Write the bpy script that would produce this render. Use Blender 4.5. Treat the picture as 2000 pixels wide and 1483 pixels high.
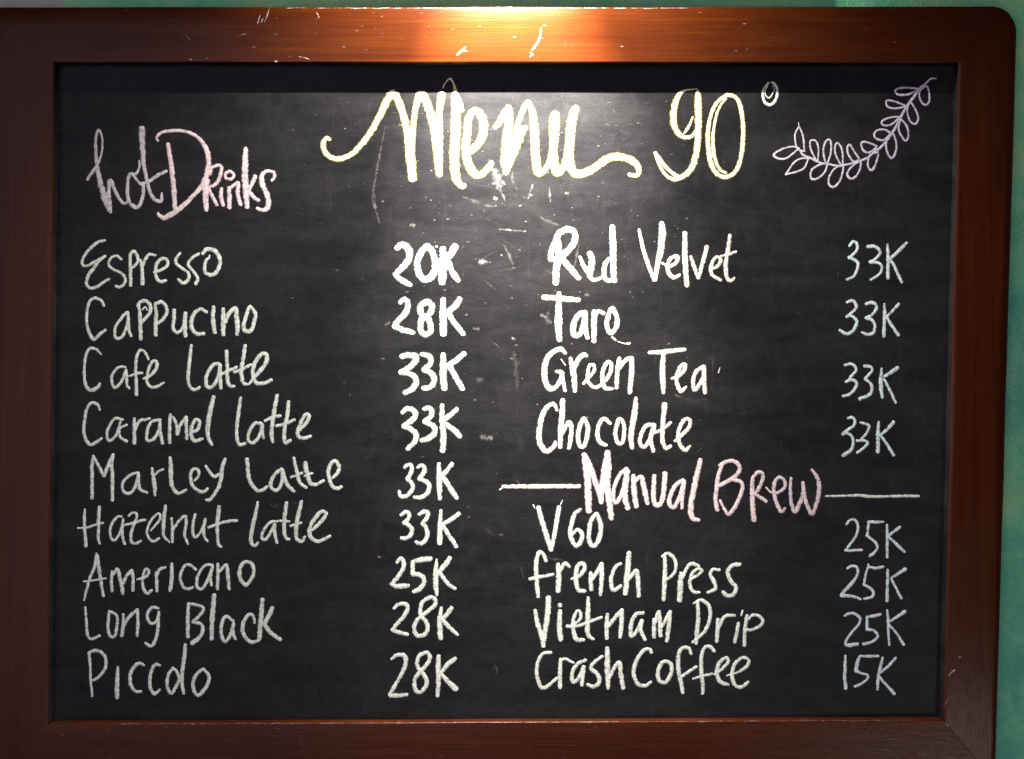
import bpy, math, random
from mathutils import Vector, noise as mnoise
R = math.radians
scene = bpy.context.scene
for o in list(bpy.data.objects): bpy.data.objects.remove(o)

# ---------------------------------------------------------------- camera, world, lamps, exposure
S = 0.0005            # metres per unit of the board's layout grid (2000 x 1483 units)
DC = 1.30             # camera distance from the writing surface
cam = bpy.data.objects.new('camera', bpy.data.cameras.new('camera'))
scene.collection.objects.link(cam); scene.camera = cam
cam.location = (0, -DC, 0); cam.rotation_euler = (R(90), 0, 0)
cam.data.sensor_fit = 'HORIZONTAL'; cam.data.sensor_width = 36; cam.data.lens = 36*DC/1.0
cam.data.clip_start = 0.01; cam.data.clip_end = 50
world = bpy.data.worlds.new("World"); scene.world = world; world.use_nodes = True
bg = world.node_tree.nodes['Background']
bg.inputs['Color'].default_value = (0.78, 0.70, 1.0, 1); bg.inputs['Strength'].default_value = 0.075
scene.view_settings.view_transform = 'Standard'; scene.view_settings.look = 'None'
scene.view_settings.exposure = 0.0; scene.view_settings.gamma = 1.0

def aim(o, target):
    o.rotation_euler = (Vector(target)-o.location).to_track_quat('-Z', 'Y').to_euler()

def W(px, py, y=0.0):
    """layout grid position, as seen from the front, on the plane at depth y (negative = towards the viewer)"""
    k = S*(DC+y)/DC
    return Vector(((px-1000)*k, y, (741.5-py)*k))

# picture lamp over the board: a bulb with a wide spill and the tighter beam of its reflector
LAMP_AT = W(972, -307) + Vector((0, -0.11, 0))
for nm, en, half, soft in (('picture_lamp_beam', 225.0, 26, 0.0025), ('picture_lamp_spill', 76.0, 66, 0.0025)):
    ld = bpy.data.lights.new(nm, 'SPOT'); ld.energy = en; ld.color = (1.0, 0.94, 0.82)
    ld.spot_size = R(2*half); ld.spot_blend = 1.0; ld.shadow_soft_size = soft
    lamp = bpy.data.objects.new(nm, ld); scene.collection.objects.link(lamp)
    lamp.location = LAMP_AT; aim(lamp, W(1008, 190))
# soft cool room light from the left
rd = bpy.data.lights.new('room_light', 'AREA'); rd.energy = 25.5; rd.color = (0.96, 0.84, 0.99)
rd.shape = 'RECTANGLE'; rd.size = 2.2; rd.size_y = 2.2
room = bpy.data.objects.new('room_light', rd); scene.collection.objects.link(room)
room.location = (-0.85, -2.5, 0.05); room.rotation_euler = (R(90), 0, 0)
# small low lamp to the right, seen as a sheen on the varnish of the lower corner
sd = bpy.data.lights.new('low_lamp', 'AREA'); sd.energy = 2.4; sd.color = (1.0, 0.93, 0.84)
sd.shape = 'DISK'; sd.size = 0.14
low = bpy.data.objects.new('low_lamp', sd); scene.collection.objects.link(low)
low.location = (0.80, -1.04, -0.66); aim(low, (0.44, 0, -0.36))

# ---------------------------------------------------------------- node helper
def material(name):
    m = bpy.data.materials.new(name); m.use_nodes = True
    nt = m.node_tree; nt.nodes.clear()
    out = nt.nodes.new('ShaderNodeOutputMaterial')
    return m, nt, out
def N(nt, typ, **kw):
    n = nt.nodes.new(typ)
    for k, v in kw.items(): setattr(n, k, v)
    return n
def setin(nt, n, key, v):
    if isinstance(v, bpy.types.NodeSocket): nt.links.new(v, n.inputs[key])
    else: n.inputs[key].default_value = v
def noise(nt, vec, scale, detail=4, rough=0.55, dist=0.0, dims='3D'):
    n = N(nt, 'ShaderNodeTexNoise', noise_dimensions=dims)
    if vec is not None: nt.links.new(vec, n.inputs['Vector'])
    n.inputs['Scale'].default_value = scale; n.inputs['Detail'].default_value = detail
    n.inputs['Roughness'].default_value = rough; n.inputs['Distortion'].default_value = dist
    return n.outputs[0]
def mapping(nt, scale=(1,1,1), rot=(0,0,0), loc=(0,0,0)):
    tc = N(nt, 'ShaderNodeTexCoord'); mp = N(nt, 'ShaderNodeMapping')
    nt.links.new(tc.outputs['Object'], mp.inputs['Vector'])
    mp.inputs['Scale'].default_value = scale; mp.inputs['Rotation'].default_value = rot; mp.inputs['Location'].default_value = loc
    return mp.outputs[0]
def ramp(nt, fac, stops, interp='LINEAR'):
    r = N(nt, 'ShaderNodeValToRGB'); r.color_ramp.interpolation = interp
    el = r.color_ramp.elements
    while len(el) < len(stops): el.new(0.5)
    for e, (p, c) in zip(el, stops):
        e.position = p; e.color = (c[0], c[1], c[2], 1) if isinstance(c, (tuple, list)) else (c, c, c, 1)
    nt.links.new(fac, r.inputs[0]); return r.outputs[0]
def math_(nt, op, a, b=0.0, clamp=False):
    n = N(nt, 'ShaderNodeMath', operation=op, use_clamp=clamp)
    setin(nt, n, 0, a); setin(nt, n, 1, b); return n.outputs[0]
def mix(nt, fac, a, b, blend='MIX'):
    n = N(nt, 'ShaderNodeMix', data_type='RGBA', blend_type=blend)
    setin(nt, n, 0, fac)
    for k, v in ((6, a), (7, b)):
        if isinstance(v, bpy.types.NodeSocket): nt.links.new(v, n.inputs[k])
        else: n.inputs[k].default_value = (v[0], v[1], v[2], 1)
    return n.outputs[2]
def bump(nt, h, strength, dist):
    b = N(nt, 'ShaderNodeBump'); b.inputs['Strength'].default_value = strength; b.inputs['Distance'].default_value = dist
    nt.links.new(h, b.inputs['Height']); return b.outputs[0]
def principled(nt, out, color, rough, normal=None, spec=0.5, coat=0.0, coat_rough=0.3):
    p = N(nt, 'ShaderNodeBsdfPrincipled')
    setin(nt, p, 'Base Color', color if isinstance(color, bpy.types.NodeSocket) else (*color, 1))
    setin(nt, p, 'Roughness', rough); setin(nt, p, 'Specular IOR Level', spec)
    setin(nt, p, 'Coat Weight', coat); setin(nt, p, 'Coat Roughness', coat_rough)
    if normal is not None: nt.links.new(normal, p.inputs['Normal'])
    nt.links.new(p.outputs[0], out.inputs['Surface']); return p

# ---------------------------------------------------------------- materials
def wood_material(name, vertical):
    m, nt, out = material(name)
    sc = (1, 1, 26) if not vertical else (26, 1, 1)
    v = mapping(nt, scale=sc)
    vf = mapping(nt, scale=tuple(6*s if s > 1 else 1.5 for s in sc))
    g1 = noise(nt, v, 5, 6, 0.6, 0.4); g2 = noise(nt, vf, 7, 5, 0.7, 0.2)
    blot = noise(nt, mapping(nt), 9, 4, 0.55)
    c = ramp(nt, g1, [(0.30, (0.029, 0.0048, 0.0011)), (0.52, (0.041, 0.0078, 0.0011)), (0.72, (0.057, 0.0128, 0.0013))])
    c = mix(nt, math_(nt, 'MULTIPLY', ramp(nt, g2, [(0.44, 0), (0.60, 1)]), 0.62), c, (0.022, 0.0042, 0.0008))
    c = mix(nt, math_(nt, 'MULTIPLY', ramp(nt, blot, [(0.4, 0), (0.7, 1)]), 0.25), c, (0.054, 0.0120, 0.0020))
    dust = noise(nt, mapping(nt), 190, 4, 0.7)
    c = mix(nt, ramp(nt, dust, [(0.68, 0), (0.80, 0.16)]), c, (0.30, 0.16, 0.10))
    b = bump(nt, math_(nt, 'ADD', g2, math_(nt, 'MULTIPLY', dust, 0.4)), 0.35, 0.0006)
    rough = ramp(nt, blot, [(0.3, 0.22), (0.7, 0.30)])
    principled(nt, out, c, rough, b, spec=0.12)
    return m

def board_material():
    m, nt, out = material('chalkboard_paint')
    o = mapping(nt)
    smear = noise(nt, mapping(nt, scale=(1.0, 1, 3.2), rot=(0, 0.25, 0)), 9, 6, 0.62, 0.8)   # wiped chalk clouds
    streak = noise(nt, mapping(nt, scale=(1.2, 1, 9), rot=(0, 0.12, 0)), 14, 5, 0.65, 0.8)
    swirl = noise(nt, mapping(nt, scale=(3.2, 1, 1), rot=(0, 0.5, 0)), 16, 5, 0.6, 2.2)
    grain = noise(nt, o, 520, 3, 0.7)
    mott = noise(nt, o, 70, 4, 0.6)
    f = math_(nt, 'MULTIPLY', ramp(nt, smear, [(0.40, 0.0), (0.72, 1)]), 0.60)
    f = math_(nt, 'ADD', f, math_(nt, 'MULTIPLY', ramp(nt, streak, [(0.46, 0), (0.80, 1)]), 0.22))
    f = math_(nt, 'ADD', f, math_(nt, 'MULTIPLY', ramp(nt, swirl, [(0.58, 0), (0.80, 1)]), 0.6))
    f = math_(nt, 'ADD', f, math_(nt, 'MULTIPLY', ramp(nt, mott, [(0.40, 0), (0.75, 1)]), 0.30))
    f = math_(nt, 'MULTIPLY', f, ramp(nt, grain, [(0.30, 0.5), (0.70, 1.35)]))
    c = mix(nt, math_(nt, 'MULTIPLY', f, 0.22, True), (0.0052, 0.0051, 0.0066), (0.066, 0.063, 0.067))
    h = math_(nt, 'ADD', grain, math_(nt, 'MULTIPLY', mott, 1.5))
    b = bump(nt, h, 0.5, 0.0004)
    principled(nt, out, c, ramp(nt, smear, [(0.3, 0.47), (0.7, 0.56)]), b, spec=0.11)
    return m

def wall_material():
    m, nt, out = material('green_wall_paint')
    o = mapping(nt)
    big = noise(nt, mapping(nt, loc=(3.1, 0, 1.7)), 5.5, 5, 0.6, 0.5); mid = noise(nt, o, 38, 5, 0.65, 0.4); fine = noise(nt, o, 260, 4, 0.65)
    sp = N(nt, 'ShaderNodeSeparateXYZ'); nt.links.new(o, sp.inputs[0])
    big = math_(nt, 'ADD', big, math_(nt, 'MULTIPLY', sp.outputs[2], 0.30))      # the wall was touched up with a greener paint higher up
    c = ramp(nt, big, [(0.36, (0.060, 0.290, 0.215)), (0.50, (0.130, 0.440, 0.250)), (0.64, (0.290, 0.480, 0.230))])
    c = mix(nt, ramp(nt, mid, [(0.50, 0), (0.72, 0.5)]), c, (0.26, 0.52, 0.40))
    c = mix(nt, ramp(nt, fine, [(0.62, 0), (0.78, 0.55)]), c, (0.45, 0.55, 0.42))
    # the bare grey patch of plaster at the upper left
    tc = N(nt, 'ShaderNodeTexCoord'); sx = N(nt, 'ShaderNodeSeparateXYZ'); nt.links.new(tc.outputs['Object'], sx.inputs[0])
    edge = math_(nt, 'ADD', sx.outputs[0], math_(nt, 'MULTIPLY', math_(nt, 'SUBTRACT', mid, 0.5), 0.05))
    patch = math_(nt, 'LESS_THAN', edge, -0.447)
    c = mix(nt, patch, c, (0.33, 0.33, 0.31))
    b = bump(nt, math_(nt, 'ADD', mid, math_(nt, 'MULTIPLY', fine, 0.7)), 0.8, 0.0024)
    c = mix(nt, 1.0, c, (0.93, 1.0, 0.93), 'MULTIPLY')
    principled(nt, out, c, 0.55, b, spec=0.3)
    return m

TINT = {'white': (0.80, 0.85, 0.78), 'yellow': (0.90, 0.89, 0.70), 'pink': (0.82, 0.69, 0.72), 'palepink': (0.86, 0.72, 0.72),
        'cream': (0.86, 0.85, 0.76), 'blue': (0.74, 0.86, 0.88), 'rose': (0.66, 0.63, 0.66), 'lilac': (0.66, 0.62, 0.72)}
def chalk_material(name, tint, edge=None):
    m, nt, out = material(name)
    o = mapping(nt)
    at = N(nt, 'ShaderNodeAttribute', attribute_name='across')
    grain = noise(nt, o, 900, 3, 0.75); coarse = noise(nt, o, 240, 4, 0.65)
    a = at.outputs['Fac']                                    # 1 on the centre line of a stroke, 0 at its edge
    k = math_(nt, 'ADD', a, math_(nt, 'MULTIPLY', math_(nt, 'SUBTRACT', coarse, 0.5), 0.95))
    k = math_(nt, 'ADD', k, math_(nt, 'MULTIPLY', math_(nt, 'SUBTRACT', grain, 0.5), 1.2))
    mr = N(nt, 'ShaderNodeMapRange', interpolation_type='SMOOTHSTEP')
    setin(nt, mr, 0, k); mr.inputs[1].default_value = -0.08; mr.inputs[2].default_value = 0.50
    al = math_(nt, 'MULTIPLY', mr.outputs[0], math_(nt, 'MULTIPLY', ramp(nt, grain, [(0.30, 0.50), (0.58, 1.0)]), ramp(nt, coarse, [(0.28, 0.62), (0.50, 1.0)])))
    dif = N(nt, 'ShaderNodeBsdfDiffuse'); tr = N(nt, 'ShaderNodeBsdfTransparent'); mx = N(nt, 'ShaderNodeMixShader')
    c = mix(nt, ramp(nt, coarse, [(0.3, 0), (0.7, 1)]), tuple(x*0.74 for x in tint), tint)
    if edge: c = mix(nt, ramp(nt, a, [(0.12, 0), (0.50, 1)]), edge, c)      # centre paler than the rim: the overexposed core put into the colour
    nt.links.new(c, dif.inputs['Color']); dif.inputs['Roughness'].default_value = 0.6
    nt.links.new(bump(nt, grain, 0.6, 0.0003), dif.inputs['Normal'])
    nt.links.new(al, mx.inputs[0]); nt.links.new(tr.outputs[0], mx.inputs[1]); nt.links.new(dif.outputs[0], mx.inputs[2])
    nt.links.new(mx.outputs[0], out.inputs['Surface'])
    return m
def dust_material():
    m, nt, out = material('loose_chalk_dust')
    o = mapping(nt)
    at = N(nt, 'ShaderNodeAttribute', attribute_name='across')
    grain = noise(nt, o, 800, 3, 0.8); coarse = noise(nt, o, 150, 4, 0.7)
    k = math_(nt, 'ADD', at.outputs['Fac'], math_(nt, 'MULTIPLY', math_(nt, 'SUBTRACT', coarse, 0.55), 3.0))
    k = math_(nt, 'ADD', k, math_(nt, 'MULTIPLY', math_(nt, 'SUBTRACT', grain, 0.5), 1.6))
    mr = N(nt, 'ShaderNodeMapRange', interpolation_type='SMOOTHSTEP')
    setin(nt, mr, 0, k); mr.inputs[1].default_value = 0.1; mr.inputs[2].default_value = 1.3
    op = N(nt, 'ShaderNodeAttribute', attribute_name='opacity')
    al = math_(nt, 'MULTIPLY', mr.outputs[0], op.outputs['Fac'], True)
    dif = N(nt, 'ShaderNodeBsdfDiffuse'); tr = N(nt, 'ShaderNodeBsdfTransparent'); mx = N(nt, 'ShaderNodeMixShader')
    dif.inputs['Color'].default_value = (0.74, 0.70, 0.70, 1)
    nt.links.new(al, mx.inputs[0]); nt.links.new(tr.outputs[0], mx.inputs[1]); nt.links.new(dif.outputs[0], mx.inputs[2])
    nt.links.new(mx.outputs[0], out.inputs['Surface'])
    return m
MAT_WH, MAT_WV = wood_material('varnished_wood_across', False), wood_material('varnished_wood_upright', True)
MAT_BOARD, MAT_WALL, MAT_DUST = board_material(), wall_material(), dust_material()
MAT_CHALK = {k: chalk_material('chalk_'+k, v, (0.60, 0.52, 0.05) if k == 'yellow' else None) for k, v in TINT.items()}

# ---------------------------------------------------------------- mesh helpers
def link(name, verts, faces, mat, parent=None, smooth=False, attrs=None):
    me = bpy.data.meshes.new(name); me.from_pydata([tuple(v) for v in verts], [], faces)
    if attrs:
        for an, vals in attrs.items():
            at = me.attributes.new(an, 'FLOAT', 'POINT'); at.data.foreach_set('value', vals)
    me.materials.append(mat)
    if smooth: me.polygons.foreach_set('use_smooth', [True]*len(me.polygons))
    me.update()
    o = bpy.data.objects.new(name, me); scene.collection.objects.link(o)
    if parent: o.parent = parent
    return o

def grid_faces(nu, nv, off=0):
    return [(off+i*nv+j, off+i*nv+j+1, off+(i+1)*nv+j+1, off+(i+1)*nv+j) for i in range(nu-1) for j in range(nv-1)]

# ---------------------------------------------------------------- the wall (setting)
WALL_Y = 0.005
def wall():
    nx, nz = 90, 70; vs = []
    for i in range(nx):
        for j in range(nz):
            x = -1.5+3.0*i/(nx-1); z = -1.2+2.4*j/(nz-1)
            vs.append((x, WALL_Y+0.0012*mnoise.noise(Vector((x*7, 0, z*7))), z))
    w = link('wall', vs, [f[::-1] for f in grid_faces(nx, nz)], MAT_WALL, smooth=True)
    w['kind'] = 'structure'; w['label'] = 'rough green painted wall behind the framed chalkboard'
wall()

# ---------------------------------------------------------------- the board
board = bpy.data.objects.new('menu_board', None); scene.collection.objects.link(board)
board.empty_display_size = 0.1
board['label'] = 'framed cafe menu chalkboard with drinks and prices in chalk, hung on the green wall'
board['category'] = 'chalkboard'

# writing panel: a thin slab that runs on under the frame
def panel():
    x0, x1 = W(40, 0).x, W(1915, 0).x; z0, z1 = W(0, 1470).z, W(0, 60).z
    v = [(x0, 0, z0), (x1, 0, z0), (x1, 0, z1), (x0, 0, z1), (x0, 0.003, z0), (x1, 0.003, z0), (x1, 0.003, z1), (x0, 0.003, z1)]
    link('writing_panel', v, [(0, 1, 2, 3), (5, 4, 7, 6), (0, 4, 5, 1), (1, 5, 6, 2), (2, 6, 7, 3), (3, 7, 4, 0)], MAT_BOARD, board)
panel()

FD = -0.0125                          # front face of the frame
OUT = {'tl': (-34, 13), 'tr': (1990, 11), 'br': (1946, 1533), 'bl': (-48, 1538)}
INN = {'tl': (106, 122), 'tr': (1873, 123), 'br': (1843, 1407), 'bl': (93, 1415)}
RAD = {'tl': 24, 'tr': 52, 'br': 10, 'bl': 20}
SIDE = {'top': ('tl', 'tr', 5), 'right': ('tr', 'br', 20), 'bottom': ('br', 'bl', 6), 'left': ('bl', 'tl', 8)}
def outer_pt(side, s):
    """outer outline of one rail from mitre to mitre, its ends following the rounded corner to the 45 degree point"""
    a, b, _ = SIDE[side]
    A, B = Vector(OUT[a]), Vector(OUT[b]); d = (B-A); L = d.length; d = d/L
    n = Vector((-d.y, d.x))           # towards the inside in layout grid coordinates
    x = s*L
    def inset(r, u):                  # u = distance from the corner, up to r
        if u >= r: return 0.0
        t = (r-u); return r-math.sqrt(max(r*r-t*t, 0))
    off = 0.0; ra, rb = RAD[a], RAD[b]
    lo, hi = ra*(1-math.sqrt(0.5)), L-rb*(1-math.sqrt(0.5))
    x = lo+(hi-lo)*s
    off = max(inset(ra, x), inset(rb, L-x))
    return A+d*x+n*off
def rail(side, mat):
    a, b, ch = SIDE[side]; ir, idp = (3.5, 0.0011) if side == 'top' else (2.4, 0.0008) if side == 'bottom' else (9.0, 0.0012)
    ia, ib = Vector(INN[a]), Vector(INN[b])
    # profile: (kind, amount, depth)
    prof = [('o', 0, WALL_Y-0.001), ('o', 0, FD+0.0045)]
    for k in range(1, 6):
        t = R(90)*k/5; prof.append(('o', ch*(1-math.cos(t)), FD+0.0045*(1-math.sin(t))))
    prof += [('f', 0.33, FD), ('f', 0.66, FD)]
    for k in range(0, 7):
        t = R(90)*k/6; prof.append(('i', ir*(1-math.sin(t)), FD+idp*(1-math.cos(t))))
    prof += [('i', 0, -0.006), ('i', 0, 0.0003)]
    ss = sorted(set([0, 1]+[0.05*k for k in range(1, 20)]+[0.0025*k for k in range(1, 16)]+[1-0.0025*k for k in range(1, 16)]))
    vs = []; gap = 0.7
    for s in ss:
        o = outer_pt(side, s); i = ia+(ib-ia)*s
        e = (ib-ia).normalized()
        sh = e*((gap if a == 'br' else 0) if s == 0 else ((-gap if b == 'br' else 0) if s == 1 else 0))
        o = o+sh; i = i+sh
        full = (i-o).length; dr = (i-o)/full
        wob = 1.1*mnoise.noise(Vector((s*9, {'top': 0, 'right': 3, 'bottom': 7, 'left': 11}[side], 0)))
        for kind, am, y in prof:
            if kind == 'o': p = o+dr*(am+wob)
            elif kind == 'i': p = i-dr*(am-wob)
            else: p = o+dr*(ch+(full-ch-ir)*am)
            vs.append(W(p.x, p.y, FD) + Vector((0, y-FD, 0)))
    n = len(prof)
    fs = [f[::-1] for f in grid_faces(len(ss), n)]
    fs += [tuple(range(n)), tuple(range((len(ss)-1)*n, len(ss)*n))[::-1]]
    o = link('frame_rail', vs, fs, mat, board)
    if side != 'bottom':              # the rebate towards the panel takes the dark board material
        o.data.materials.append(MAT_BOARD)
        for q in range((len(ss)-1)*(n-1)):
            if q % (n-1) >= n-3: o.data.polygons[q].material_index = 1
    return o
RAILS = {k: rail(k, MAT_WH if k in ('top', 'bottom') else MAT_WV) for k in SIDE}
for k, o in RAILS.items():
    for f in o.data.polygons: f.use_smooth = len(f.vertices) == 4
    o.data.set_sharp_from_angle(angle=R(50)) if hasattr(o.data, 'set_sharp_from_angle') else None
RAILS['top']['label'] = 'upper rail of the dark red wooden frame, rounded at its right end'
RAILS['bottom']['label'] = 'lower rail of the wooden frame with a worn dusty inner edge'
RAILS['right']['label'] = 'right upright of the wooden frame with broad rounded outer edge'
RAILS['left']['label'] = 'left upright of the dark red wooden frame'

# ---------------------------------------------------------------- chalk strokes
def smooth_path(pts, step):
    """Catmull-Rom through (x, y, w) points, sampled about every `step` grid units"""
    if len(pts) == 2:
        n = max(3, int((Vector(pts[0][:2])-Vector(pts[1][:2])).length/step))
        return [tuple(pts[0][k]+(pts[1][k]-pts[0][k])*i/n for k in range(3)) for i in range(n+1)]
    closed = math.hypot(pts[0][0]-pts[-1][0], pts[0][1]-pts[-1][1]) < 0.8
    P = [pts[-2] if closed else tuple(2*a-b for a, b in zip(pts[0], pts[1]))]+pts+[pts[1] if closed else tuple(2*a-b for a, b in zip(pts[-1], pts[-2]))]
    out = []
    for i in range(1, len(P)-2):
        p0, p1, p2, p3 = P[i-1:i+3]
        n = max(1, int(math.hypot(p2[0]-p1[0], p2[1]-p1[1])/step+0.5))
        for q in range(n):
            t = q/n; t2 = t*t; t3 = t2*t
            out.append(tuple(0.5*(2*p1[k]+(p2[k]-p0[k])*t+(2*p0[k]-5*p1[k]+4*p2[k]-p3[k])*t2+(3*p1[k]-p0[k]-3*p2[k]+p3[k])*t3) for k in range(3)))
    out.append(pts[-1]); return out
ACR = (-1, -0.72, -0.36, 0, 0.36, 0.72, 1)
class Ribbon:
    def __init__(self): self.v = []; self.f = []; self.a = []; self.op = []; self.k = 0
    def add(self, pts, wscale=1.0, rough=0.10, opacity=1.0, step=2.2, relief=0.00016):
        path = smooth_path(pts, step); self.k += 1
        seed = random.random()*100
        base = 0.00004+self.k*0.0000035
        full = []
        w0, w1 = path[0][2]*wscale, path[-1][2]*wscale
        def tang(i):
            a = path[max(i-1, 0)]; b = path[min(i+1, len(path)-1)]
            d = Vector((b[0]-a[0], b[1]-a[1])); return d.normalized() if d.length > 1e-6 else Vector((1, 0))
        t0, t1 = tang(0), tang(len(path)-1)
        for th in (88, 62, 34): full.append((Vector(path[0][:2])-t0*w0*0.34*math.sin(R(th)), t0, w0*math.cos(R(th)*0.94)))
        for i, p in enumerate(path): full.append((Vector(p[:2]), tang(i), p[2]*wscale))
        for th in (34, 62, 88): full.append((Vector(path[-1][:2])+t1*w1*0.34*math.sin(R(th)), t1, w1*math.cos(R(th)*0.94)))
        off = len(self.v)
        for i, (c, t, w) in enumerate(full):
            n = Vector((-t.y, t.x))
            jl = 1+rough*2*mnoise.noise(Vector((i*0.45, seed, 0))); jr = 1+rough*2*mnoise.noise(Vector((i*0.45, seed, 9)))
            for a in ACR:
                j = jl if a < 0 else jr
                q = c+n*(a*w*0.5*(j if a else 1))
                self.v.append(W(q.x, q.y)+Vector((0, -(base+relief*(1-a*a)), 0)))
                self.a.append(1-abs(a)); self.op.append(opacity)
        self.f += grid_faces(len(full), len(ACR), off)
    def build(self, name, mat, parent, label=None):
        # faces wound to look towards the viewer
        fs = []
        for f in self.f:
            p = [self.v[i] for i in f]
            nrm = (p[2]-p[0]).cross(p[3]-p[1])
            fs.append(f if nrm.y < 0 else f[::-1])
        o = link(name, self.v, fs, mat, parent, smooth=True, attrs={'across': self.a, 'opacity': self.op})
        if label: o['label'] = label
        return o

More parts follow.
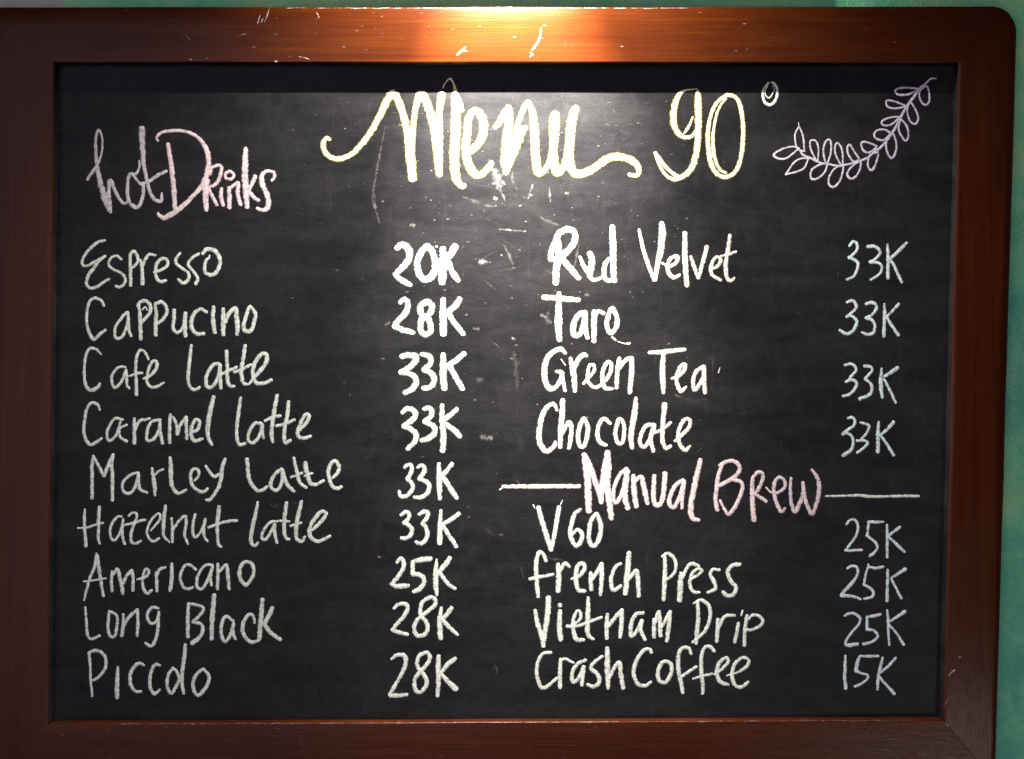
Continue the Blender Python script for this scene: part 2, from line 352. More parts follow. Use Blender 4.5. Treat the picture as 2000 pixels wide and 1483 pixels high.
STROKES = """
# name|label|tint|region   then strokes, ; separated
@chalk_heading|large looping chalk word Menu with a curled tail|yellow|600,130,4.9425
215,705,45 185,690,45 155,745,58 175,830,60 240,885,60 330,890,62 430,845,62 530,745,66 620,620,70 700,480,76 760,350,80 810,270,85 840,262,80 880,330,80 930,480,80 965,640,80 985,800,90 1005,950,100 1015,1085,95
1000,1000,70 1010,850,65 1020,650,60 1035,480,60 1055,370,70 1085,280,85 1115,270,85 1150,340,85 1190,460,85 1225,600,90 1250,760,90 1265,900,90 1275,1045,75
1270,1000,70 1275,800,80 1275,600,75 1275,450,70 1290,330,80 1300,265,80
1310,210,12 1320,180,12 1350,140,16 1378,118,22 1400,140,25 1420,190,30 1430,240,50
1425,270,80 1435,450,100 1430,700,105 1420,900,105 1430,1040,100 1455,1120,75 1500,1160,60 1520,1145,50
1440,270,40 1480,340,36 1500,430,30
1510,790,60 1560,830,60 1620,780,80 1680,700,90 1705,600,90 1690,500,90 1640,430,80 1590,440,70 1555,520,80 1545,640,85 1530,780,85 1545,900,90 1590,1010,95 1650,1050,80 1720,1010,70 1780,930,60
1812,590,50 1853,540,70 1913,440,75 1943,400,75! 1953,500,80 1933,640,95 1923,800,110 1913,930,105 1918,1030,60
1923,1000,70 1973,850,110 2023,720,120 2073,620,90 2113,590,50
1983,760,40 2013,620,50 2053,500,55 2093,400,60 2133,345,60! 2173,440,70 2188,560,90 2198,700,90 2203,850,90 2213,960,95 2233,1030,80 2283,1010,60 2333,930,60 2373,800,85 2383,650,105 2388,520,110 2393,460,90
2373,820,90 2383,930,100 2413,1020,90 2453,1010,70 2483,930,60 2523,820,95 2538,700,100 2548,560,95 2573,450,90 2593,400,75
2533,800,90 2533,920,100 2563,1010,90 2633,1040,90 2723,1010,85 2813,950,85 2903,890,85 3003,870,80 3103,895,80 3173,940,75 3203,1000,60 3183,1050,50 3133,1050,45 3108,1040,40
@chalk_heading|tall chalk number 90 after the word Menu|yellow|1230,130,4.9425
650,215,12 600,222,14 550,228,20 500,250,40 460,300,60 430,400,70 420,500,75 435,590,70 480,655,60 540,685,55 600,670,45 640,620,40
530,640,32 570,580,35 610,490,22
655,240,45 660,320,78 662,480,78 660,640,75 650,780,75 630,900,75 590,990,70 530,1050,65 480,1070,60 400,1020,46 330,950,42 280,880,46 245,835,42
250,860,30 290,960,36 350,1050,38 420,1090,45 480,1085,40 550,1050,40
945,275,45 1010,290,48 1060,360,52 1085,480,52 1095,620,52 1090,760,52 1070,890,52 1030,1000,52 980,1050,52 920,1070,52
940,275,45 870,320,42 810,400,45 775,500,45 757,620,50 755,740,55 770,870,60 800,980,60 860,1050,55 920,1072,50
930,310,30 880,370,30 840,460,32 815,580,35 802,700,40 808,820,45 835,930,40 875,1000,36 930,1030,35
@chalk_degree_sign|small chalk degree ring above the sprig|white|1230,130,4.9425
1340,160,18 1295,215,22 1285,290,26 1305,345,28 1345,370,30 1390,350,27 1420,290,26 1420,210,22 1390,160,18 1365,155,12
1330,190,10 1305,250,10 1330,300,13 1355,300,13 1380,260,10 1395,220,8 1380,180,8
@chalk_heading|greyish pink chalk word hot of the left column heading|rose|140,230,4.5454
140,550,25 165,510,28 215,440,25
215,440,25 250,370,20 270,280,18 270,180,18 240,110,22 215,180,25 215,300,28 225,420,35 250,560,45 290,700,56 325,780,56 345,840,32
330,780,50 330,650,34 335,560,34 355,570,32 385,650,30 430,730,28 470,765,25 500,740,22
600,380,16 600,440,20 570,500,22 520,500,28 500,560,28 495,660,30 510,740,30 560,795,35 600,780,32 630,700,30 635,610,30 600,580,25 560,530,22 535,505,20
625,95,52 625,180,50 630,280,45 640,400,35 660,520,30 690,640,30 730,720,32 790,740,30 800,670,18
610,590,25 680,570,28 750,520,30 840,475,28
@chalk_heading|pink chalk word Drinks with a big round D|pink|140,230,4.5454
855,235,35 870,330,38 890,470,40 905,620,42 915,740,40 920,810,42
765,205,22 755,175,25 800,130,25 880,118,28 960,115,28 1050,135,28 1120,175,30 1175,240,38 1210,330,42 1215,420,42 1200,500,46 1160,600,42 1090,680,35 1020,755,40 950,815,42 880,860,44 820,890,42 775,865,28 765,845,18
1190,560,70 1190,700,50 1195,820,38
1225,500,40 1240,450,30 1290,425,28 1330,440,30 1310,540,32 1270,600,30 1220,620,25 1250,700,30 1290,775,28
1330,630,28 1325,700,35 1345,780,30
1400,475,26 1365,500,26 1375,540,26 1420,545,26 1440,510,26 1410,475,24
1395,620,28 1400,700,38 1400,800,38
1395,640,25 1440,600,28 1480,580,30 1475,680,35 1500,775,32
1545,275,38 1540,400,50 1540,550,52 1550,690,50 1555,795,42
1630,520,35 1600,590,32 1570,650,30! 1610,700,32 1660,735,30
1775,560,22 1800,530,25 1795,490,28 1740,475,30 1690,510,38 1690,580,46 1720,650,42 1745,730,42 1740,800,42 1690,820,36 1645,805,26
@chalk_word|chalk drink name Espresso|white|140,450,5
325,100,26 260,115,28 190,170,30 130,240,28 100,310,26 115,345,26 160,345,26 220,310,28 330,250,22! 260,310,28 200,390,32 160,450,32 145,520,30 180,565,28 250,550,28 320,500,26 365,480,26
485,285,24 440,250,24 385,270,24 360,330,26 400,380,26 470,410,26 520,460,28 515,520,28 470,555,28 430,545,26
575,540,32 575,420,30 570,300,30 575,230,30 610,205,28 640,250,28 645,310,28 610,350,28 580,370,26
690,525,38 690,420,36 680,330,30 670,290,24
690,350,32 720,280,30 760,235,28 815,245,26
800,410,18 870,390,28 930,350,30 935,290,30 890,275,30 840,310,32 820,380,32 825,450,32 860,500,32 920,490,28
1060,220,22 1020,280,30 1025,330,30 1090,380,28 1140,420,30 1140,480,32 1090,515,32 1040,480,28
1240,230,28 1175,270,28 1135,330,28 1160,370,28 1210,430,28 1230,480,32 1210,525,34
1280,230,34 1310,190,38 1380,190,40 1430,240,38 1450,310,36 1430,380,36 1390,430,36 1330,430,36 1300,390,34 1310,300,28 1340,270,22 1345,245,14
@chalk_word|chalk drink name Cappucino|white|140,450,5
315,740,24 290,690,28 230,660,28 180,690,28 155,760,28 145,860,28 155,950,28 180,1020,32 220,1065,34 270,1020,32 330,975,26
540,800,24 500,840,28 440,920,28 420,990,28 430,1050,28 480,1050,28 520,990,28 545,900,28 550,800,24! 555,900,30 560,980,30 580,1035,26
650,730,32 665,800,32 670,900,38 675,1065,36
645,740,32 670,700,34 720,690,34 765,730,34 765,800,34 730,850,32 690,890,30
690,775,16 720,750,16 735,780,14
815,730,32 825,820,34 820,920,38 820,1025,36
815,720,32 870,700,34 920,740,32 930,800,32 890,870,32 840,910,30
1000,780,34 1000,860,35 990,950,32 1030,1000,30 1080,960,28 1105,880,34 1110,810,36! 1105,900,40 1110,1035,38
1320,800,28 1260,770,32 1200,810,34 1170,880,38 1175,960,38 1220,1010,36 1290,1010,36
1385,750,34 1380,870,42 1400,1000,36
1480,770,38 1480,900,44 1480,1020,40
1500,900,34 1540,810,36 1600,760,40 1610,850,44 1620,940,44 1615,1020,34
1735,750,30 1700,850,35 1680,930,38 1690,980,38 1750,980,38 1780,900,36 1795,820,34 1770,770,32 1735,750,30
@chalk_word|chalk drink name word Cafe/Latte|white|140,670,4
230,90,14 190,50,22 140,45,22 110,100,22 100,180,22 100,270,22 115,340,26 150,370,28 200,350,28 220,320,22
420,190,20 370,190,20 320,240,22 315,310,22 340,350,22 390,300,22 425,210,22! 430,280,22 430,330,22 450,355,20
600,130,18 570,70,22 530,60,22 505,120,24 500,220,24 505,330,26 505,405,28
450,260,18 510,240,20 550,235,20
560,280,18 620,250,24 660,200,26 665,150,24 640,140,22 610,180,24 590,250,24 590,310,24 620,345,22 670,340,22 720,310,18
&
935,20,24 925,100,26 915,200,26 910,290,26 930,350,24 970,365,24 1000,345,20
1160,180,28 1110,170,26 1060,240,28 1050,320,28 1080,350,28 1130,300,26 1160,180,28! 1160,270,28 1165,355,26
1210,65,28 1215,170,28 1215,260,28 1230,330,28 1270,340,22
1170,245,20 1220,220,24 1290,190,22
1355,20,26 1340,120,30 1325,230,30 1340,310,28 1370,325,22
1270,230,22 1330,205,24 1400,170,22
1385,325,16 1430,265,26 1470,220,30 1520,150,32 1520,90,32 1480,90,30 1430,160,30 1415,240,30 1440,310,28 1500,315,28 1560,290,26
@chalk_word|chalk drink name word Caramel/latte|white|140,670,4
220,525,14 200,480,22 150,470,22 115,530,22 100,620,24 95,700,24 120,770,26 150,795,26 200,770,24 235,745,20
400,600,18 340,590,22 300,640,22 275,710,22 290,765,22 340,730,22 370,660,22 385,600,20
430,640,18 375,670,20 380,735,22 430,770,24
490,590,22 490,680,28 490,785,28
495,680,24 530,610,24 580,600,22 610,590,20
680,600,22 620,620,22 590,690,24 590,760,24 640,750,24 680,680,24 690,600,22! 690,690,28 710,785,26
770,560,22 765,660,26 765,780,28
775,570,22 800,595,22 820,650,24 825,715,26! 850,640,24 895,580,26! 895,660,26 900,750,24
930,700,20 980,680,26 1000,620,26 970,600,26 940,650,28 935,720,28 960,765,28 1020,750,24
1110,420,26 1085,520,36 1065,640,34 1065,730,30 1095,795,24
&
1320,430,22 1305,540,28 1290,660,26 1290,740,26 1310,795,26 1355,785,22
1480,630,26 1430,630,26 1390,690,26 1380,760,26 1420,780,26 1470,720,26 1490,640,26! 1490,710,26 1500,745,22
1605,410,26 1585,520,32 1570,620,30 1560,700,30 1570,775,26
1510,610,22 1570,580,26 1630,570,24
1695,460,28 1685,560,30 1665,660,28 1660,740,28 1670,780,28 1710,760,24
1600,650,22 1670,630,26 1740,600,24
1770,690,22 1820,640,28 1855,580,28 1835,555,26 1800,600,28 1770,680,28 1770,730,28 1810,745,28 1865,730,26
@chalk_word|chalk drink name word Marley/Latte|white|140,885,6.6667
265,590,44 265,450,44 265,300,44 265,150,42 280,40,34! 330,130,38 380,220,42 420,300,42! 460,200,42 500,110,48 540,20,38! 520,150,42 530,300,46 530,450,46 530,620,38
870,260,32 800,270,36 720,320,38 660,400,38 665,480,38 720,530,40 790,500,40 840,400,40 870,270,38! 870,360,42 890,470,42 980,520,36
1045,200,36 1060,300,44 1080,420,56 1085,550,36
1080,290,28 1130,240,32 1190,215,32
1280,60,38 1290,180,52 1290,320,56 1310,440,48 1370,520,44 1430,515,40 1490,480,36
1600,360,28 1650,300,36 1650,230,40 1600,205,40 1555,250,42 1550,340,42 1570,420,42 1620,470,42 1700,510,42 1770,465,36
1743,170,32 1793,240,40 1853,310,40 1913,280,38
1998,80,42 1963,180,48 1948,300,52 1923,420,44 1863,530,42 1793,610,44 1748,610,28
&
2283,80,48 2293,200,52 2308,320,50 2353,420,48 2423,490,45 2493,480,42 2538,440,38
2733,210,42 2663,260,45 2603,350,45 2593,440,45 2663,490,40 2723,420,42 2743,320,45 2743,220,42! 2783,350,48 2823,430,48 2893,500,42
2893,65,38 2913,170,42 2943,280,48 2973,390,45 3053,455,40
2853,315,30 2933,290,34 3000,262,34
3043,130,58 3053,220,58 3078,320,58 3113,400,52 3183,410,44 3283,360,36
3033,300,28 3133,265,36
3393,330,32 3453,270,48 3483,190,48 3443,110,48 3383,130,48 3343,220,48 3353,330,48 3393,430,48 3453,460,48 3513,440,40
@chalk_word|chalk drink name word Hazelnut/latte|white|140,885,6.6667
170,735,26 165,850,40 170,1000,40 180,1120,40 185,1215,44
360,700,40 350,850,46 350,1000,40 345,1110,38 365,1180,34
80,980,24 200,970,30 300,940,30 410,910,28
650,830,30 600,830,32 530,910,34 500,1010,34 520,1120,34 570,1130,34 620,1050,32 655,950,32 670,860,30! 660,960,34 660,1080,38 690,1185,38
740,820,28 790,780,32 840,790,34 845,850,34 800,960,36 770,1070,38 780,1160,38 830,1180,36 900,1145,30
690,940,30 780,920,34 870,890,36 960,870,30
1030,1010,26 1100,930,30 1150,860,32 1140,790,30 1080,820,32 1010,920,34 980,1030,34 1010,1120,36 1070,1150,36 1140,1110,30
1220,690,42 1205,820,48 1195,950,48 1200,1080,40 1270,1160,28
1300,850,32 1310,980,36 1310,1160,38
1320,1000,32 1400,880,34 1480,820,36 1490,920,38 1470,1060,38 1510,1185,34
1610,800,36 1580,920,38 1580,1050,38 1610,1100,34 1670,1040,32 1720,940,36 1740,860,36! 1720,1000,38 1730,1100,34 1770,1150,30
1920,700,46 1905,830,52 1895,960,46 1900,1090,40 1910,1190,40 1950,1225,30
1780,970,36 1850,945,38 1950,910,38 2070,885,42 2150,882,34
&
2423,640,30 2398,780,46 2363,930,52 2338,1060,50 2338,1170,44 2383,1210,40 2428,1165,32
2683,890,34 2593,900,36 2523,970,38 2478,1060,38 2483,1120,38 2533,1120,38 2593,1030,38 2643,930,40! 2643,1040,42 2673,1170,40
2798,650,46 2778,780,50 2768,900,50 2768,1010,48 2788,1110,44 2833,1125,34
2713,885,32 2833,895,32
2993,630,44 2958,780,50 2933,900,50 2923,1020,48 2933,1120,45 3003,1150,42 3033,1090,32
2848,950,32 2923,930,34 2993,910,28
3133,1000,42 3213,930,48 3283,850,48 3313,790,45 3263,760,45 3193,820,50 3133,910,52 3093,1020,52 3123,1110,50 3203,1150,48 3293,1120,44 3363,1080,38
@chalk_word|chalk drink name Americano|white|140,1070,4.7619
230,55,22 210,180,26 170,280,26 145,370,26 115,490,16
235,70,28 255,200,34 275,330,30 295,450,26
110,315,14 200,305,18 320,285,14
375,220,22 370,310,28 375,405,28
385,250,24 410,210,28 430,200,30 450,290,32 470,380,36 475,430,28
480,330,32 510,260,28 560,210,28! 570,290,30 570,400,28
610,295,18 680,275,24 715,240,26 710,200,24 680,210,24 660,290,26 665,370,28 700,425,30 745,395,24
785,230,24 790,320,32 795,405,26
790,260,26 820,200,28 870,185,26
930,150,28 930,280,36 915,400,32
1155,205,24 1110,165,26 1060,160,26 1020,220,28 1010,290,28 1035,360,28 1080,385,28 1125,370,24
1310,165,28 1250,160,26 1200,210,26 1165,290,28 1165,360,28 1200,385,28 1240,350,28 1280,260,28 1310,180,26! 1290,270,28 1300,350,24
1360,150,26 1360,260,32 1355,385,30
1370,230,24 1430,160,28 1445,190,32 1455,290,34 1465,385,28
1625,130,32 1580,160,34 1560,240,36 1580,310,36 1625,345,36 1670,290,32 1695,220,30 1675,150,32 1625,130,30
@chalk_word|chalk drink name word Long/Black|white|140,1070,4.7619
125,555,18 135,650,26 140,750,26 150,820,26 185,850,26 260,820,24
350,590,24 340,680,28 340,770,28 365,830,28 405,810,28 420,730,28 425,650,26 395,610,26 350,595,22
480,620,24 480,720,28 465,820,32
480,740,26 530,650,28 610,575,28! 615,680,30 610,820,28
805,565,26 750,555,28 710,600,28 705,660,28 740,705,28 790,680,26 810,600,26! 805,700,30 795,800,30 760,900,30 730,915,28 685,885,24
&
1085,520,28 1080,650,34 1080,830,34
1085,520,26 1150,530,28 1215,550,28 1220,590,28 1180,640,28 1125,690,28! 1200,710,30 1220,760,32 1190,830,36 1120,890,42
1325,440,38 1315,560,42 1305,700,42 1300,850,36
1500,680,28 1440,640,30 1400,690,32 1390,790,32 1410,860,32 1440,870,30 1480,800,30 1505,700,28! 1500,790,30 1525,850,26
1700,700,24 1690,640,28 1650,620,30 1600,690,34 1590,780,36 1630,850,36 1680,880,34 1740,860,26
1775,480,36 1765,600,42 1755,720,46 1745,850,40
1865,560,40 1830,640,40 1790,710,38! 1850,790,38 1940,855,36
@chalk_word|chalk drink name Piccolo|white|140,1240,6.6667
225,250,40 240,400,34 245,560,32 255,680,30 265,800,34
220,240,38 290,205,42 380,225,42 440,300,42 440,420,40 390,510,38 290,590,32 240,575,26
600,420,30 595,560,48 590,700,56 590,820,52
940,400,32 890,370,40 830,400,44 770,490,44 760,600,46 790,690,44 840,740,40 905,740,34
1150,400,34 1100,385,42 1050,440,42 1020,560,42 1025,690,42 1080,770,44 1150,715,34
1320,430,36 1260,520,42 1240,640,42 1270,740,42 1310,760,42 1370,650,42 1400,570,38 1360,470,38 1310,440,34
1480,130,46 1470,260,52 1450,400,50 1435,540,52 1440,660,42 1460,765,38
1720,440,36 1640,500,42 1585,600,46 1590,720,46 1650,790,44 1720,720,48 1780,620,46 1780,520,42 1720,450,36
@chalk_price|chalk price 20K beside Espresso|white|730,460,6.6667
300,170,76 360,125,84 420,140,88 460,210,90 460,290,90 410,380,90 330,460,80 280,510,70! 340,570,72 410,610,74 480,650,55
690,140,78 620,220,85 570,340,85 575,460,85 640,560,90 720,560,92 790,470,92 800,340,92 760,210,88 690,130,70
900,170,76 900,350,96 895,500,106 890,620,86
1060,140,90 1010,230,92 950,310,80! 1000,430,80 1050,520,80 1100,590,66
815,145,30 822,150,30
@chalk_price|chalk price 28K beside Cappucino|white|730,460,6.6667
340,880,54 400,830,66 440,870,74 440,950,76 390,1040,74 310,1120,72 270,1190,76! 350,1220,74 450,1250,74 520,1270,54
680,870,86 610,920,82 620,1020,80 690,1050,60 740,1000,80 760,920,78 700,860,84
640,1050,86 610,1150,78 620,1250,78 680,1290,78 740,1240,78 730,1130,78 690,1060,86
905,830,66 900,1000,86 905,1160,96 905,1290,84
1120,830,76 1060,920,82 960,1000,78! 1030,1110,72 1100,1200,72 1170,1290,60
@chalk_price|chalk price 33K beside Cafe Latte|white|730,670,6.6667
360,180,66 440,160,76 540,170,78 550,220,78 480,310,78 350,380,76! 450,400,72 530,440,78 550,520,82 500,600,82 400,650,70
620,150,56 690,160,72 740,200,72 730,280,72 650,350,72! 720,380,76 780,440,82 780,520,78 720,580,72 640,590,60
905,150,70 905,300,92 905,450,92 920,600,80
1180,140,72 1080,220,78 980,290,76! 1060,430,76 1110,520,76 1160,600,70
@chalk_price|chalk price 33K beside Caramel latte|white|730,670,6.6667
370,910,56 430,860,72 520,880,76 540,950,76 480,1020,76 390,1080,72! 480,1120,72 550,1190,76 530,1290,72 440,1380,64
650,860,56 720,850,68 760,900,72 730,970,72 660,1030,68! 740,1060,72 790,1100,78 780,1190,78 700,1250,78 620,1270,66
890,810,56 890,950,72 900,1080,78 905,1250,82 900,1410,76
1080,860,62 1010,930,68 880,1020,72! 980,1090,72 1060,1150,76 1120,1220,74
@chalk_price|chalk price 33K beside Marley Latte|white|730,885,6.6667
400,190,48 440,155,54 490,170,58 490,240,58 440,340,58! 490,390,58 510,450,58 470,520,58 400,570,58 350,560,56 330,500,46
570,190,48 610,165,58 660,190,62 650,260,62 590,340,58! 680,370,62 725,430,62 690,530,62 610,580,58 530,575,54
850,140,52 850,300,68 855,450,72 860,600,56
1020,140,56 960,220,58 890,300,58! 960,400,68 1020,500,72 1080,590,62
@chalk_price|chalk price 33K beside Hazelnut latte|white|730,885,6.6667
355,810,46 410,770,56 460,790,56 450,860,54 390,910,54! 450,940,58 500,1000,58 470,1080,58 420,1110,58 360,1110,52
590,800,52 660,765,62 710,790,62 680,860,58 630,920,54! 680,970,58 700,1050,58 670,1140,58 610,1180,60 550,1160,50
875,750,42 865,900,58 860,1050,72 860,1180,70
1110,790,56 1000,870,62 890,930,54! 960,1040,58 1010,1120,58 1080,1220,56
@chalk_price|chalk price 25K beside Americano|white|730,1075,6.6667
300,160,48 350,105,54 390,150,58 380,240,58 320,340,58 230,440,58! 300,470,66 380,465,68 450,460,56
740,110,70 640,120,76 510,150,58! 505,230,58 510,310,66! 590,320,62 650,360,58 650,430,62 600,500,66 520,540,60
820,120,28 810,250,66 805,380,72 810,500,66 825,590,36
990,100,62 940,180,72 850,280,58! 930,390,54 990,460,54 1060,500,50
@chalk_price|chalk price 28K beside Long Black|white|730,1075,6.6667
260,760,38 320,705,52 410,700,58 440,760,58 390,860,58 300,960,54 240,1040,54! 330,1070,58 440,1100,46
750,610,56 640,670,56 605,780,56 620,860,56 680,930,56 700,1020,58 660,1100,58 570,1110,58 525,1030,58 550,930,56 620,860,56 710,790,56 790,720,58 800,650,58 750,610,52
880,750,42 860,880,62 860,1000,72 870,1150,66
1010,750,62 960,830,62 890,900,58! 980,1000,58 1090,1100,50
@chalk_price|chalk price 28K beside Piccolo|white|730,1240,6.6667
230,320,36 300,265,52 390,270,62 420,340,62 390,450,58 330,570,50 240,720,52 200,780,40
210,790,56 320,790,62 430,780,50
690,230,56 600,270,54 565,350,54 580,440,54 650,520,58 690,610,58 660,700,58 580,750,58 530,680,56 540,570,54 600,490,58 690,390,58 730,300,56 690,230,50
845,280,60 840,420,68 845,560,66 830,800,50
1060,310,56 970,380,62 870,500,48! 960,600,66 1070,710,76
@chalk_word|chalk drink name word Red/Velvet|cream|1030,430,4.7619
280,200,66 290,330,62 270,450,64 265,590,56
220,370,56 220,310,56 260,200,56 300,120,56 380,85,58 440,120,54 440,200,58 390,270,58 320,340,66 280,370,60 215,355,50
330,370,56 400,450,58 480,545,46
490,345,28 520,420,38 570,490,52
580,310,56 600,370,58 590,460,60 580,520,50 620,560,38 680,540,32
790,60,50 795,200,62 800,350,58 800,480,56 810,570,50
760,360,38 720,420,44 715,520,46 740,560,42 810,560,46
&
1040,90,28 1070,240,36 1120,400,38 1180,560,36
1250,30,50 1255,130,66 1240,280,58 1210,420,48 1190,560,36
1255,400,22 1300,430,26
1310,440,32 1380,400,36 1400,345,38 1350,345,38 1310,400,40 1310,480,40 1360,535,40 1420,510,26
1465,120,46 1465,280,52 1470,440,52 1485,610,50
1520,340,28 1550,430,36 1590,540,34! 1630,400,38 1670,250,46
1710,460,26 1770,430,34 1800,370,34 1760,345,32 1710,420,38 1720,510,36 1800,560,32
1885,140,32 1865,280,42 1845,410,42 1855,530,38 1890,565,34 1925,540,26
1800,335,22 1870,320,28 1940,295,28
@chalk_word|chalk drink name Taro|cream|1030,430,4.7619
150,720,50 250,725,48 370,735,50 480,745,44
295,680,40 290,850,64 290,1000,68 300,1120,46
540,860,46 480,880,52 430,970,56 430,1060,56 480,1070,46 520,980,50 540,870,48! 535,980,52 560,1100,40
620,850,42 620,960,56 620,1130,46
620,900,42 660,850,42 710,870,36
790,820,40 750,900,46 740,990,46 775,1050,46 820,1010,46 835,920,46 790,820,40
790,1090,24 820,1120,18
840,1130,10 900,1150,14 950,1150,26
@chalk_word|chalk drink name word Green/Tea|cream|1030,670,5
370,100,42 330,60,46 250,90,52 190,160,56 165,280,56 180,390,56 230,450,52 290,420,46 330,350,50 335,290,44 280,280,28
340,340,44 370,470,36
330,160,10 370,220,12
420,150,36 445,260,56 460,370,56 465,475,40
450,260,46 500,160,50 550,115,46 580,130,34
550,400,30 600,340,32 650,280,34 650,220,34 610,220,34 590,290,36 590,370,36 640,430,34 690,430,34 760,370,38 810,290,40 820,210,40 780,190,40 740,270,42 735,370,44 760,440,42 830,450,34
900,150,42 880,270,46 870,440,42
890,260,38 960,170,42 1020,150,46! 1020,250,52 1010,370,52 1000,490,42
&
1190,95,36 1300,90,46 1430,75,46 1540,65,36
1330,110,42 1320,250,56 1325,400,52 1330,490,36
1410,350,26 1480,320,38 1530,270,42 1540,210,42 1500,230,42 1460,310,44 1460,390,44 1500,470,44 1550,430,30
1720,230,42 1650,280,42 1620,370,42 1630,460,38 1680,410,40 1720,320,42 1725,230,42! 1725,350,46 1735,490,42
1880,245,12 1866,290,16
@chalk_word|chalk drink name Chocolate|cream|1030,670,5
290,660,30 260,600,42 200,620,48 150,700,52 120,830,52 115,950,56 150,1030,56 200,1060,50 260,1010,46 275,970,34
345,560,50 340,700,56 325,850,56 320,1020,44
340,880,42 400,780,46 430,830,46 425,920,46 405,1030,40
550,740,46 510,820,46 495,920,46 510,1000,44 550,1010,44 580,930,46 590,820,46 555,740,44
810,790,34 750,740,42 700,800,44 685,900,44 710,970,44 770,1000,36
900,740,38 870,820,42 860,910,42 890,980,40 930,970,40 945,880,40 940,790,38 900,740,36
1060,540,36 1050,660,56 1020,850,56 1010,930,52 1025,1030,40
1230,800,42 1160,810,42 1110,900,42 1100,980,42 1140,1020,38 1190,950,40 1230,850,42 1240,800,40! 1205,930,44 1230,1060,40
1340,600,56 1330,720,50 1320,830,46 1320,950,44 1350,1030,42 1400,1010,36
1240,880,32 1310,850,36 1400,780,34
1440,960,30 1510,900,40 1580,820,40 1590,760,38 1550,740,38 1500,800,42 1470,910,42 1500,1010,42 1545,1050,40 1585,1010,34
@chalk_rule|short chalk rule left of Manual Brew|cream|960,870,4.5454
100,368,32 300,366,40 500,366,40 780,365,40
75,395,16 95,380,14
@chalk_heading|pink chalk word Manual of the right column heading|palepink|960,870,4.5454
820,80,36 840,200,56 855,350,56 860,480,56 865,590,46
830,90,42 880,200,46 920,320,46 960,430,46 975,510,40! 980,400,46 1000,250,52 1030,60,44! 1035,200,56 1025,350,56 1045,500,52 1065,650,46
1200,210,38 1140,260,32 1090,370,34 1080,470,36 1110,510,34 1150,440,34 1195,320,46 1205,230,46! 1190,350,52 1185,460,52 1210,560,46
1260,270,36 1265,400,46 1285,545,42
1270,320,34 1330,280,36 1350,360,42 1370,450,42 1385,520,34
1445,270,36 1440,380,42 1440,490,42 1470,535,42 1510,500,42 1530,400,42 1540,250,42
1700,310,36 1640,350,36 1590,440,38 1580,520,40 1620,550,36 1660,480,34 1690,400,36 1710,320,36! 1695,430,36 1690,560,26
1855,130,38 1820,280,46 1790,420,48 1770,530,46 1780,640,44 1840,665,34
@chalk_heading|pink chalk word Brew of the right column heading|pink|1370,870,4.5454
185,165,28 150,270,34 135,380,36 125,480,38 140,575,38
160,180,28 210,150,32 280,140,32 330,170,34 335,230,36 280,290,36 160,360,32! 250,310,32 340,320,32 365,370,34 340,460,34 290,560,34 240,610,34 200,560,24 165,490,22
455,290,32 450,400,38 455,540,42 465,665,46
460,280,28 500,240,32 540,250,32 540,310,32 500,400,32 470,430,32! 520,460,28 575,500,28
575,375,14 620,420,18 680,420,26 740,370,28 735,310,28 690,285,30 650,330,32 645,420,32 670,520,32 710,590,36 740,560,26
795,290,22 790,400,28 800,520,32 830,590,36 870,520,36 905,420,36 900,330,28! 920,470,32 950,560,36 985,610,34 1020,520,34 1045,400,38 1030,290,34 980,215,22
@chalk_rule|thin chalk rule right of Manual Brew|white|1370,870,4.5454
1105,452,18 1250,450,20 1400,445,24 1500,455,24 1620,455,23 1800,450,24 1930,452,23
@chalk_word|chalk brew name V60|white|960,870,4.5454
415,550,38 450,680,42 490,810,42 530,930,38! 560,790,36 580,660,38 600,550,38
370,530,10 385,560,12
630,490,8 615,525,12
790,570,28 740,610,34 710,700,38 700,790,38 730,870,38 765,890,38 800,840,38 800,780,36 760,750,30 720,790,26
925,610,34 880,680,38 865,790,38 880,880,38 920,890,38 960,810,40 970,710,38 945,630,36 925,610,32
@chalk_word|chalk brew name word French/Press|white|1020,1070,4
185,105,26 165,50,28 130,40,30 110,110,32 110,230,32 120,330,32 125,385,26
60,245,28 130,230,26 240,210,24
280,130,30 285,240,38 280,340,38
285,200,28 330,125,30 370,150,24
385,245,20 450,215,30 490,160,30 470,120,28 430,150,32 420,250,34 440,330,32 490,340,28
535,195,26 535,260,32 540,330,28
545,250,26 590,180,30 620,125,30! 620,240,34 610,370,26
770,125,24 730,150,28 695,240,30 710,330,32 770,300,26
835,40,34 825,150,42 815,260,42 805,360,38
830,250,26 890,180,32 905,260,34 910,380,30
&
1115,80,26 1115,200,34 1110,300,34 1105,410,28
1095,70,24 1140,45,28 1190,90,26 1200,160,24 1170,220,24 1120,250,22
1240,200,28 1235,300,42 1230,415,36
1250,240,22 1290,150,26 1330,125,30 1380,145,24
1310,250,22 1370,215,22 1405,180,24 1370,165,24 1325,210,26 1310,290,26 1340,345,26 1385,350,20
1540,175,24 1490,170,24 1470,215,28 1500,270,28 1510,320,28 1450,350,24
1700,130,30 1640,140,30 1605,190,32 1630,260,30 1670,310,30 1650,365,30 1600,375,30 1570,345,26
@chalk_word|chalk brew name word Vietnam/Drip|white|1020,1070,4
100,490,26 120,590,34 150,690,34 165,770,30! 180,640,38 200,500,42 205,390,40
295,495,32 290,600,40 300,720,36
293,447,34 297,453,34
400,605,22 450,560,22 455,510,24 430,495,24 400,560,28 400,650,32 430,720,34 480,720,28
515,390,24 515,480,34 510,580,38 515,680,34 555,715,26
350,615,26 440,610,24 520,580,24 620,545,24
665,520,24 660,620,32 660,710,28
670,620,26 730,540,30 780,490,32! 775,600,34 765,700,28
945,510,28 890,520,30 850,600,30 850,690,28 890,660,28 935,570,30! 925,640,30 960,720,26
